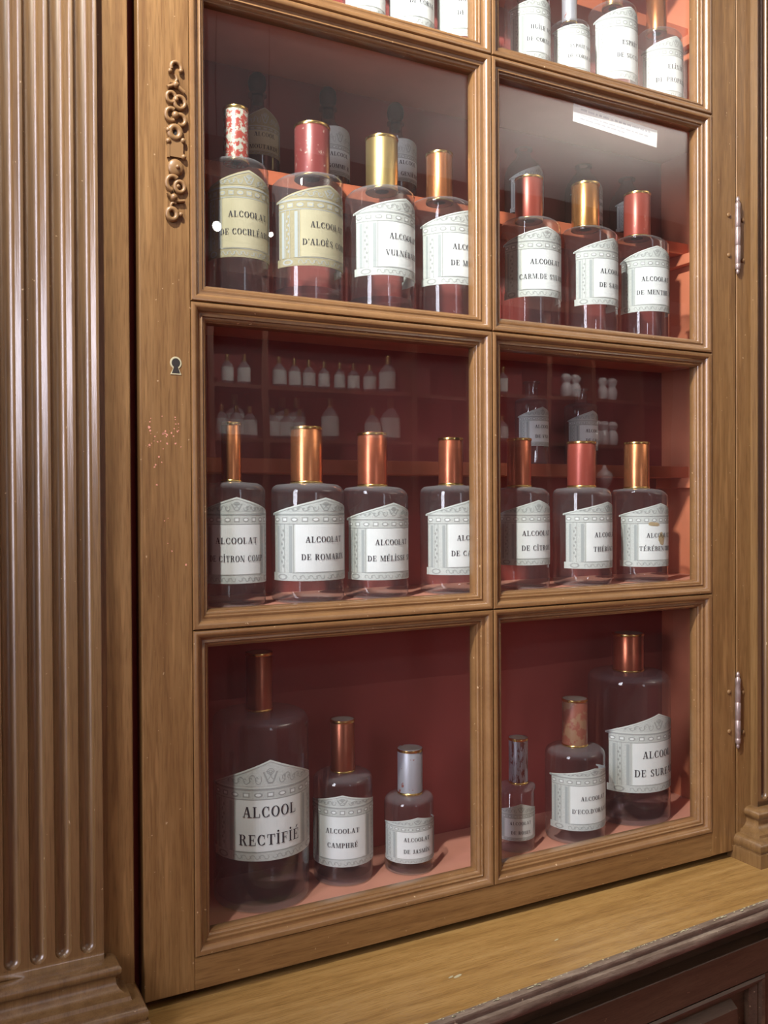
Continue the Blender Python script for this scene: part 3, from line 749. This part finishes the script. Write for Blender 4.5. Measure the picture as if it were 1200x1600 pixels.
def stain(root, r, u, z, ru, rz, seed):
    lb = [c for c in root.children if c.name.startswith('label')][0]
    rg = random.Random(seed); bm = bmesh.new(); n = 18
    ks = [rg.uniform(.75, 1.1) for _ in range(n)]
    for q0, q1 in ((.0, .33), (.33, .66), (.66, 1.0)):
        for i in range(n):
            P = lambda i, q: (u + ru * q * ks[i % n] * math.cos(2 * PI * i / n), z + rz * q * ks[i % n] * math.sin(2 * PI * i / n))
            wrap_poly(bm, r, .0009, ([P(i, q0)] if q0 == 0 else [P(i, q0), P(i + 1, q0)][::-1]) + [P(i, q1), P(i + 1, q1)], 0)
    obj('stain', bm, 'stain', lb, world=False, recalc=False)
M['stain'] = simple('brown_stain', (0.50, 0.40, 0.24), 0.8, var=0.35, scale=120, spec=0.1)

def bottle(label, x, y, zb, r, h, cap=None, rot=0.0, lab=None, lines=None, ch=.0083, tone='w', glass='bottle', liquid=None, liqm='liquid', name='glass_bottle', group=None, style='temple', sh=.24, gap=None, neck=None, round_sh=False, capband=True):
    """cap: (radius, height of its top above the shelf, material, sideways shift in world x)"""
    root = thing(name, label, 'bottle', (x, y, zb), math.radians(rot), group)
    s = r * sh
    nr = (cap[0] * .86) if cap else (neck[0] if neck else r * .4)
    dx = cap[3] if cap and len(cap) > 3 else 0.0
    ca, sa = math.cos(-math.radians(rot)), math.sin(-math.radians(rot))
    nt_ = (cap[1] - .005) if cap else neck[1]
    def ease(z):
        q = min(1, max(0, (z - (h - s)) / s)); return dx * q
    if round_sh:
        prof = [(0, .003), (r * .7, .0015), (r - .004, 0), (r - .001, .002), (r, .005), (r, h - .026), (r * .97, h - .018), (r * .86, h - .009), (r * .66, h - .001), (nr * 1.25, h + .006), (nr, h + .012), (nr, nt_ - .004), (nr * 1.35, nt_ - .003), (nr * 1.35, nt_), (nr * .7, nt_)]
    else:
        prof = [(0, .003), (r * .75, .0012), (r - .005, 0), (r - .0018, .0012), (r - .0003, .0035), (r, .007), (r, h - s), (r - s * .07, h - s * .62), (r - s * .29, h - s * .29), (r - s * .62, h - s * .07), (r - s, h), (nr + .004, h + .0012), (nr + .0008, h + .002), (nr, h + .005), (nr, nt_)]
        if not cap: prof += [(nr * 1.3, nt_ + .0005), (nr * 1.3, nt_ + .0035), (nr * .7, nt_ + .004)]
    bm = bmesh.new(); lathe(bm, prof, seg=56)
    for v in bm.verts:
        q = ease(v.co.z)
        if q: v.co.x += q * ca; v.co.y += q * sa
    obj('body', bm, glass, root, smooth=True, world=False, ang=1.2)
    if liquid:
        bm = bmesh.new(); ri = r - .0022
        lathe(bm, [(0, .006), (ri - .006, .006), (ri, .011), (ri, liquid - .001), (ri - .001, liquid), (0, liquid)], seg=48)
        obj('liquid', bm, liqm, root, smooth=True, world=False, ang=0.8)
    if cap:
        cr, ct, cm = cap[0], cap[1], cap[2]; c0 = h + .0016; ox, oy = dx * ca, dx * sa
        bm = bmesh.new(); lathe(bm, [(nr * .5, c0 + .0012), (nr + .001, c0 + .0004), (cr - .0008, c0), (cr, c0 + .0006), (cr, ct - .0012), (cr - .0006, ct - .0002), (cr - .0014, ct - .0002)], ox, oy, seg=48)
        cp_ = obj('cap', bm, cm, root, smooth=True, world=False, ang=0.9)
        if capband:
            for za_, zb__ in ((c0 - .0004, c0 + .0028), (ct - .0042, ct - .0004)):
                bm = bmesh.new(); k = .0006
                lathe(bm, [(cr, za_), (cr + k, za_ + .0003), (cr + k * 1.5, (za_ + zb__) / 2), (cr + k, zb__ - .0003), (cr, zb__)], ox, oy, seg=48)
                obj('band', bm, 'gold', cp_, smooth=True, world=False, ang=0.9)
        bm = bmesh.new(); lathe(bm, [(cr - .001, ct - .0008), (cr * .6, ct - .0004), (0, ct - .0002)], ox, oy, seg=40)
        obj('cap_lid', bm, 'lidpaper', cp_, smooth=True, world=False)
    elif neck and len(neck) > 2:
        bm = bmesh.new(); lathe(bm, [(nr * .72, nt_ - .012), (nr * .78, nt_ + .002), (nr * 1.2, nt_ + .006), (nr * 1.35, nt_ + .014), (nr * 1.2, nt_ + .022), (nr * .7, nt_ + .027), (0, nt_ + .0275)], seg=24)
        obj('stopper', bm, 'stopper', root, smooth=True, world=False)
    if lab: make_label(root, r, h, lab, lines, ch, tone, style, gap)
    return root

LB = (.28, .775, .895)
LC = (.19, .755, .885)
z2, z3, z4, z1 = SH[2], SH[3], SH[4], SH[1]
Y0 = 0.071
# second shelf from the top of the picture, left pane then right pane
bottle('clear bottle labelled ALCOOLAT DE COCHLÉARIA, its red cap flaking to white', .0785, Y0, z2, .0370, .167, (.0150, .2345, 'redflake', -.002), 2, LB, ['ALCOOLAT', 'DE COCHLÉARIA'], .0080, 'y')
bottle('clear bottle with yellowed ALCOOLAT D\'ALOÈS label and dull worn red cap', .1690, Y0, z2, .0441, .163, (.0222, .2315, 'redworn', .0070), 15, LB, ['ALCOOLAT', "D'ALOÈS COMP"], .0083, 'y', liquid=.022)
bottle('clear bottle labelled ALCOOLAT VULNÉRAIRE with plain gold cap', .2714, Y0, z2, .0455, .163, (.0210, .2345, 'goldcap', .0035), 20, LB, ['ALCOOLAT', 'VULNÉRAIRE'], .0083, 'w', liquid=.020)
bottle('clear bottle labelled ALCOOLAT DE MÉLISSE beside the gold-capped bottle, copper cap', .3735, Y0, z2, .0440, .162, (.0182, .2300, 'copper', -.0105), 12, LB, ['ALCOOLAT', 'DE MÉLISSE'], .0083, 'w')
bottle('clear bottle labelled ALCOOLAT CARM. DE SYLVIUS with bright red cap', .5150, Y0, z2, .0425, .158, (.0195, .2215, 'redcap', -.003), -5, LB, ['ALCOOLAT', 'CARM.DE SYLVIUS'], .0080, 'w')
bottle('clear bottle labelled ALCOOLAT DE SAFRAN with brown copper cap', .6260, Y0, z2, .0387, .160, (.0204, .2290, 'copperbrown', -.0105), 14, LB, ['ALCOOLAT', 'DE SAFRAN'], .0078, 'w')
bottle('clear bottle labelled ALCOOLAT DE MENTHE with red gold-banded cap by right side wall', .7295, Y0, z2, .0381, .160, (.0200, .2305, 'redcap', -.0125), -12, LB, ['ALCOOLAT', 'DE MENTHE P'], .0078, 'w')
# third shelf
bottle('clear bottle labelled ALCOOLAT DE CITRON COMP in the shade of the door stile', .0716, Y0, z3, .0370, .1465, (.0120, .2200, 'copper', -.0034), -14, LC, ['ALCOOLAT', 'DE CiTRON COMP'], .0083, 'w')
bottle('clear bottle labelled ALCOOLAT DE ROMARIN with wide copper cap', .1672, Y0, z3, .0457, .1455, (.0200, .2180, 'copper', -.001), 6, LC, ['ALCOOLAT', 'DE ROMARIN'], .0083, 'w')
bottle('clear bottle labelled ALCOOLAT DE MÉLISSE SP, pinkish copper cap, beside the ROMARIN bottle', .2639, Y0, z3, .0418, .1420, (.0194, .2135, 'copperred', -.005), 5, (.17, .72, .86), ['ALCOOLAT', 'DE MÉLiSSE SP'], .0080, 'w')
bottle('clear bottle labelled ALCOOLAT DE CA with narrow copper-red cap', .3800, Y0, z3, .0430, .1440, (.0168, .2105, 'copperred', -.001), 10, (.18, .74, .88), ['ALCOOLAT', 'DE CANNELLE'], .0080, 'w')
bottle('clear bottle labelled ALCOOLAT DE CITRON cut by the middle glazing bar, copper-red cap', .4985, Y0, z3, .0385, .1420, (.0172, .2130, 'copperred', -.005), 0, (.24, .74, .88), ['ALCOOLAT', 'DE CiTRON'], .0080, 'w')
bottle('clear bottle labelled ALCOOLAT THÉRIACAL with rounded bright red cap', .6078, Y0, z3, .0431, .1420, (.0208, .2115, 'redcap', -.001), 16, (.18, .74, .86), ['ALCOOLAT', 'THÉRiACAL'], .0080, 'w')
tb = bottle('clear bottle labelled ALCOOLAT TÉRÉBENTHINE with orange copper cap and stained label', .7225, Y0, z3, .0410, .1405, (.0190, .2135, 'copper', -.0075), 2, (.17, .72, .85), ['ALCOOLAT', 'TÉRÉBENTHINE'], .0078, 'w')
stain(tb, .0410, .001, .066, .006, .010, 2); stain(tb, .0410, -.012, .088, .010, .0035, 4)
# bottom shelf
bottle('very large bottle labelled ALCOOL RECTIFIÉ at left end of the bottom shelf', .1182, .112, z4, .0605, .234, (.0170, .3095, 'copperdark', -.002), -9, (.275, .655, .80), ['ALCOOL', 'RECTiFiÉ'], .0150, 'w', 'bottle_dusty', liquid=.060, sh=.2, gap=.034)
bottle('medium bottle labelled ALCOOLAT CAMPHRÉ on the pink bottom shelf', .2331, .112, z4, .0396, .1395, (.0162, .2105, 'copperdark', 0), -26, (.19, .75, .86), ['ALCOOLAT', 'CAMPHRÉ'], .0073, 'w', 'bottle_dusty', liquid=.030)
bottle('small bottle labelled ALCOOLAT DE JASMIN with bare silvery cap', .3245, .095, z4, .0336, .1005, (.0172, .1635, 'silver', .002), -9, (.17, .67, .78), ['ALCOOLAT', 'DE JASMiN'], .0061, 'w', 'bottle_dusty', liquid=.016, liqm='liquid_amber')
bottle('smallest bottle labelled ALCOOLAT DE ROSES with striped tarnished cap', .4945, .085, z4, .0279, .0910, (.0137, .1585, 'silverdark', .006), -18, (.20, .62, .78), ['ALCOOLAT', 'DE ROSES'], .0052, 'w', 'bottle_dusty')
bottle("bottle labelled ALCOOLAT D'ECO. D'ORANGE with faded rust cap, bottom shelf", .6004, .080, z4, .0440, .1340, (.0187, .2055, 'rustcap', 0), 0, (.16, .74, .83), ['ALCOOLAT', "D'ECO.D'ORANGE"], .0072, 'w', 'bottle_dusty')
bottle('large bottle labelled ALCOOL DE SUREAU at the right of the bottom shelf', .7380, .114, z4, .0640, .228, (.0240, .2895, 'copperred', -.001), 1, (.23, .63, .755), ['ALCOOL', 'DE SUREAU'], .0125, 'w', 'bottle_dusty', liquid=.036, sh=.2, gap=.028)
# top row, cut by the frame
LR = (.15, .78, .90)
bottle('narrow white-labelled bottle at left of the top row, only its foot in view', .2498, Y0, z1, .0275, .120, (.0120, .17, 'copper', 0), 5, LR, ['ESPRiT', 'DE ROSES'], .0060, 'w')
bottle('white-labelled bottle standing second in the top row over the left pane', .3176, Y0, z1, .0322, .125, (.0140, .18, 'copper', 0), 5, LR, ['ALCOOLAT', 'DE CORNE'], .0066, 'w')
bottle('white-labelled bottle of the top row next to the middle glazing bar', .3930, Y0, z1, .0345, .130, (.0150, .19, 'copper', 0), 5, LR, ['HUiLE VOL', 'DE TARTRE'], .0070, 'w')
bottle('pale bottle labelled HUILE VOL DE CORNE in the top right pane', .5096, Y0, z1, .0325, .115, (.0140, .17, 'copper', 0), 8, LR, ['HUiLE VOL', 'DE CORNE DE'], .0066, 'w')
bottle('short pale bottle labelled ESPRIT VOL DE CORNE in the top right pane', .5864, Y0, z1, .0288, .096, (.0110, .150, 'silver', 0), 0, (.15, .84, .90), ['ESPRiT VOL', 'DE CORNE DE'], .0056, 'w')
bottle('tall pale bottle labelled ESPRIT DE SUCCIN in the top right pane', .6685, Y0, z1, .0360, .140, (.0150, .20, 'copper', 0), 4, (.15, .80, .92), ['ESPRiT', 'DE SUCCiN'], .0074, 'w')
bottle('pale bottle labelled ELIXIR DE PROPRIÉTÉ with copper cap, end of top row', .7638, Y0, z1, .0345, .123, (.0155, .18, 'copper', -.006), 0, (.12, .72, .88), ['ELiXiR', 'DE PROPRiÉTÉ'], .0078, 'w')
# back row on the narrow raised shelves
s2, s3 = STEP[2], STEP[3]
YB2 = 0.1495
bottle('smoky round-shouldered bottle behind the flaking red cap, upper back shelf', .1320, YB2, s2, .0285, .080, None, 0, (.24, .70, 1.0), ['ALCOOL', 'MOUTARDE'], .0062, 'y', 'bottle_dim', neck=(.009, .108, 1), round_sh=True)
bottle('smoky bottle with arched label behind the dull red cap, upper back shelf', .2333, YB2, s2, .0292, .082, None, 8, (.12, .62, .92), ['ALCOOL', 'GOMME R'], .0062, 'w', 'bottle_dim', neck=(.009, .110, 1), round_sh=True, style='arch')
bottle('smoky bottle with arched label behind the gold cap, upper back shelf', .3380, YB2, s2, .0292, .082, None, 8, (.22, .68, .95), ['ALCOOL', 'DE GENiÈVRE'], .0062, 'w', 'bottle_dim', neck=(.009, .110, 1), round_sh=True, style='arch')
bottle('pale-labelled back row bottle half hidden by the bright red SYLVIUS cap', .5610, YB2, s2, .0295, .092, None, 12, (.10, .66, .86), ['ALCOOL', 'DE ViN'], .0062, 'w', 'bottle_dim', neck=(.010, .112), round_sh=True)
bottle('pale-labelled back row bottle half hidden by the brown copper SAFRAN cap', .6780, YB2, s2, .0292, .087, None, 12, (.10, .64, .84), ['ALCOOL', 'DE NiTRE'], .0062, 'w', 'bottle_dim', neck=(.010, .106), round_sh=True)
bottle('pale-labelled back row bottle half hidden by the red MENTHE cap', .7690, YB2, s2, .0280, .080, None, 12, (.10, .64, .84), ['ALCOOL', 'DE SEL'], .0062, 'w', 'bottle_dim', neck=(.010, .100), round_sh=True)
bottle('narrow clear bottle with open glass neck on the middle back shelf, ALCOOLAT label', .5746, YB2, s3, .0254, .101, None, 4, (.27, .72, .86), ['ALCOOL', 'DE VAN'], .0058, 'w', 'bottle', neck=(.0098, .124))
bottle('narrow clear bottle rising behind the rounded red THÉRIACAL cap', .6716, YB2, s3, .0262, .097, None, 4, (.24, .72, .88), ['ALCOOL', 'DE CAN'], .0058, 'w', 'bottle', neck=(.0098, .118))

# ------------------------------------------------------------------ paper notice stuck inside the upper right pane
NX, NZ, NWI, NHE = .6324, 1.0475, .158, .0255
bm = bmesh.new(); box(bm, -NWI / 2, NWI / 2, -.00015, .00015, -NHE / 2, NHE / 2)
nt_o = obj('paper_notice', bm, 'noticep')
nt_o.location = (NX, .0232, NZ); nt_o.rotation_euler = (0, math.radians(3.3), 0)
tag(nt_o, 'small white printed paper notice stuck inside the glass', 'notice')
bm = bmesh.new(); rng = random.Random(5)
for row, (zc, hh, x0n, x1n) in enumerate(((.0068, .0026, -.066, .064), (-.0005, .0019, -.066, .060), (-.0058, .0019, -.066, .018))):
    x = x0n
    while x < x1n:   # illegible rows of small print: upright letter strokes grouped as words
        for q in range(rng.randint(2, 7)):
            if x > x1n: break
            up_ = rng.choice((1, 1, 1.4))
            for vx, vw in ((0, .00045), (.0009, .00045)):
                bm.faces.new([bm.verts.new((x + vx + a_, -.0003, zc + b_)) for a_, b_ in ((0, -hh / 2), (vw, -hh / 2), (vw, hh / 2 * up_), (0, hh / 2 * up_))])
            bm.faces.new([bm.verts.new((x + a_, -.00032, zc + b_)) for a_, b_ in ((0, -hh / 2), (.0013, -hh / 2), (.0013, -hh / 2 + .0005), (0, -hh / 2 + .0005))])
            x += .0019
        x += .0022
obj('printing', bm, 'noticeink', nt_o, world=False)

# ------------------------------------------------------------------ shelves and bottles across the hall
YO = -5.50
OPP = thing('shelf_cabinet', 'maroon open shelf cabinet across the hall, mirrored in the door glass', 'cabinet', (3.4, YO - .15, FLZ))
boxo('back_panel', (1.62, 6.2, YO - .30, YO - .27, FLZ, 2.2), 'maroon', OPP)
for z in (1.00, 1.40, 1.85, .55): boxo('shelf', (1.62, 3.98, YO - .27, YO + .08, z - .03, z), 'brownshelf', OPP)
for z in (1.04, 1.45, 1.85, .55): boxo('shelf', (4.05, 6.2, YO - .27, YO + .08, z - .03, z), 'brownshelf', OPP)
for x in (1.66, 2.08, 3.37, 3.98, 4.75, 5.26, 5.85, 6.2): boxo('upright', (x - .025, x + .025, YO - .27, YO + .09, FLZ, 2.2), 'brownshelf', OPP)
boxo('top_board', (1.55, 6.3, YO - .30, YO + .14, 2.2, 2.3), 'brownshelf', OPP)
boxo('lower_front', (1.6, 6.25, YO - .26, YO + .10, FLZ, .40), 'maroon', OPP)

def far_bottle_proto():
    root = thing('labelled_bottle', 'small white-labelled bottle', 'bottle')
    bm = bmesh.new(); lathe(bm, [(0, 0), (.048, 0), (.05, .004), (.05, .12), (.045, .145), (.025, .165), (.015, .18), (.015, .20)], seg=18)
    obj('body', bm, 'far_glass', root, smooth=True, world=False)
    bm = bmesh.new(); lathe(bm, [(.0513, .022), (.0513, .128)], seg=18); obj('label', bm, 'paper_white', root, smooth=True, world=False)
    bm = bmesh.new(); lathe(bm, [(.016, .175), (.017, .178), (.017, .228), (0, .23)], seg=14); obj('cap', bm, 'goldcap', root, smooth=True, world=False)
    return root
def dup(root, loc, sc, label, group):
    rr = root.copy(); COL.objects.link(rr); rr.location = loc; rr.scale = (sc, sc, sc); rr['label'] = label; rr['group'] = group
    for ch in root.children:
        c = ch.copy(); COL.objects.link(c); c.parent = rr
    return rr
proto = far_bottle_proto(); first = [True]
def place(loc, sc, label, group):
    if first[0]:
        first[0] = False; proto.location = loc; proto.scale = (sc, sc, sc); proto['label'] = label; proto['group'] = group
    else: dup(proto, loc, sc, label, group)
for x in (1.82, 1.95, 2.22, 2.34, 2.46, 2.59, 2.74, 2.87, 3.01):
    place((x, YO, 1.40), .98, 'small bottle mirrored in the glass, upper shelf across the hall', 'upper shelf bottles across the hall')
place((3.17, YO - .02, 1.40), 1.35, 'taller bottle mirrored in the glass, end of the upper shelf across the hall', 'tall end bottle across the hall')
for x in (1.77, 1.885, 1.99, 2.16, 2.27, 2.38):
    place((x, YO, 1.00), 1.05, 'small bottle mirrored in the glass, front of the lower shelf across the hall', 'lower shelf front bottles across the hall')
for x in (1.92, 2.17, 2.29, 2.41):
    place((x, YO - .14, 1.00), 1.5, 'taller bottle mirrored in the glass, back of the lower shelf across the hall', 'lower shelf back bottles across the hall')
for x, s in ((2.67, 1.5), (3.06, 1.25), (3.22, 1.6)):
    place((x, YO - .05, 1.00), s, 'large bottle mirrored in the glass, right half of the lower shelf across the hall', 'large bottles across the hall')
for x in (4.20, 4.31): 
    for z in (1.45, 1.04): place((x, YO, z), 1.0, 'paired bottle mirrored beside the middle glazing bar', 'paired bottles across the hall')
jar = None
for x, z in ((5.00, 1.45), (5.11, 1.45), (5.45, 1.45), (5.57, 1.45), (5.36, 1.04), (5.46, 1.04), (5.57, 1.04)):
    if jar is None:
        bm = bmesh.new(); lathe(bm, [(0, 0), (.04, 0), (.045, .01), (.055, .05), (.055, .09), (.040, .12), (.034, .13), (.045, .15), (.055, .18), (.03, .21), (0, .215)], seg=18)
        jar = obj('porcelain_jar', bm, 'porcelain', smooth=True); o = jar
    else:
        o = jar.copy(); COL.objects.link(o)
    o.location = (x, YO, z)
    up_ = z > 1.2
    tag(o, 'white porcelain jar mirrored in the right pane, %s row across the hall' % ('upper' if up_ else 'lower'), 'jar', '%s porcelain jars across the hall' % ('upper' if up_ else 'lower'))
bm = bmesh.new(); lathe(bm, [(0, 0), (.06, 0), (.06, .015), (.02, .03), (.016, .07), (.05, .10), (.075, .16), (.08, .20), (.07, .22), (.03, .26), (.012, .30), (0, .305)], seg=20)
o = obj('lidded_urn', bm, 'porcelain', smooth=True); o.location = (5.46, YO, .55)
tag(o, 'white footed urn mirrored in the right pane, below the porcelain jars', 'urn')

BULB1, BULB2 = (1.265, 2.086), (1.581, 2.078)
# two small glowing bulbs hanging in the hall: bright points in the glass of the upper left pane
M['bulb'] = bpy.data.materials.new('glowing_bulb'); M['bulb'].use_nodes = True
_b = M['bulb'].node_tree.nodes['Principled BSDF']; _b.inputs['Emission Color'].default_value = (1.0, 0.97, 0.93, 1); _b.inputs['Emission Strength'].default_value = 30.0
for (bx, bz, br, lab_) in ((BULB1[0], BULB1[1], .026, 'larger glowing bulb mirrored left of the COCHLÉARIA label'), (BULB2[0], BULB2[1], .014, 'smaller glowing bulb mirrored right of the COCHLÉARIA label')):
    root = thing('hanging_bulb', lab_, 'lamp', (bx, -3.96, bz))
    bm = bmesh.new(); ball(bm, (0, 0, 0), br, (1, 1, 1.15), 16, 12); obj('bulb', bm, 'bulb', root, smooth=True, world=False)
    bm = bmesh.new(); lathe(bm, [(0, br * .95), (br * .55, br * .95), (br * .55, br * 2.2), (.004, br * 2.4), (0, br * 2.4)], seg=14); obj('socket', bm, 'blackm', root, smooth=True, world=False)
    bm = bmesh.new(); lathe(bm, [(.003, br * 2.3), (.003, CLZ - bz)], seg=8); obj('cord', bm, 'blackm', root, world=False)
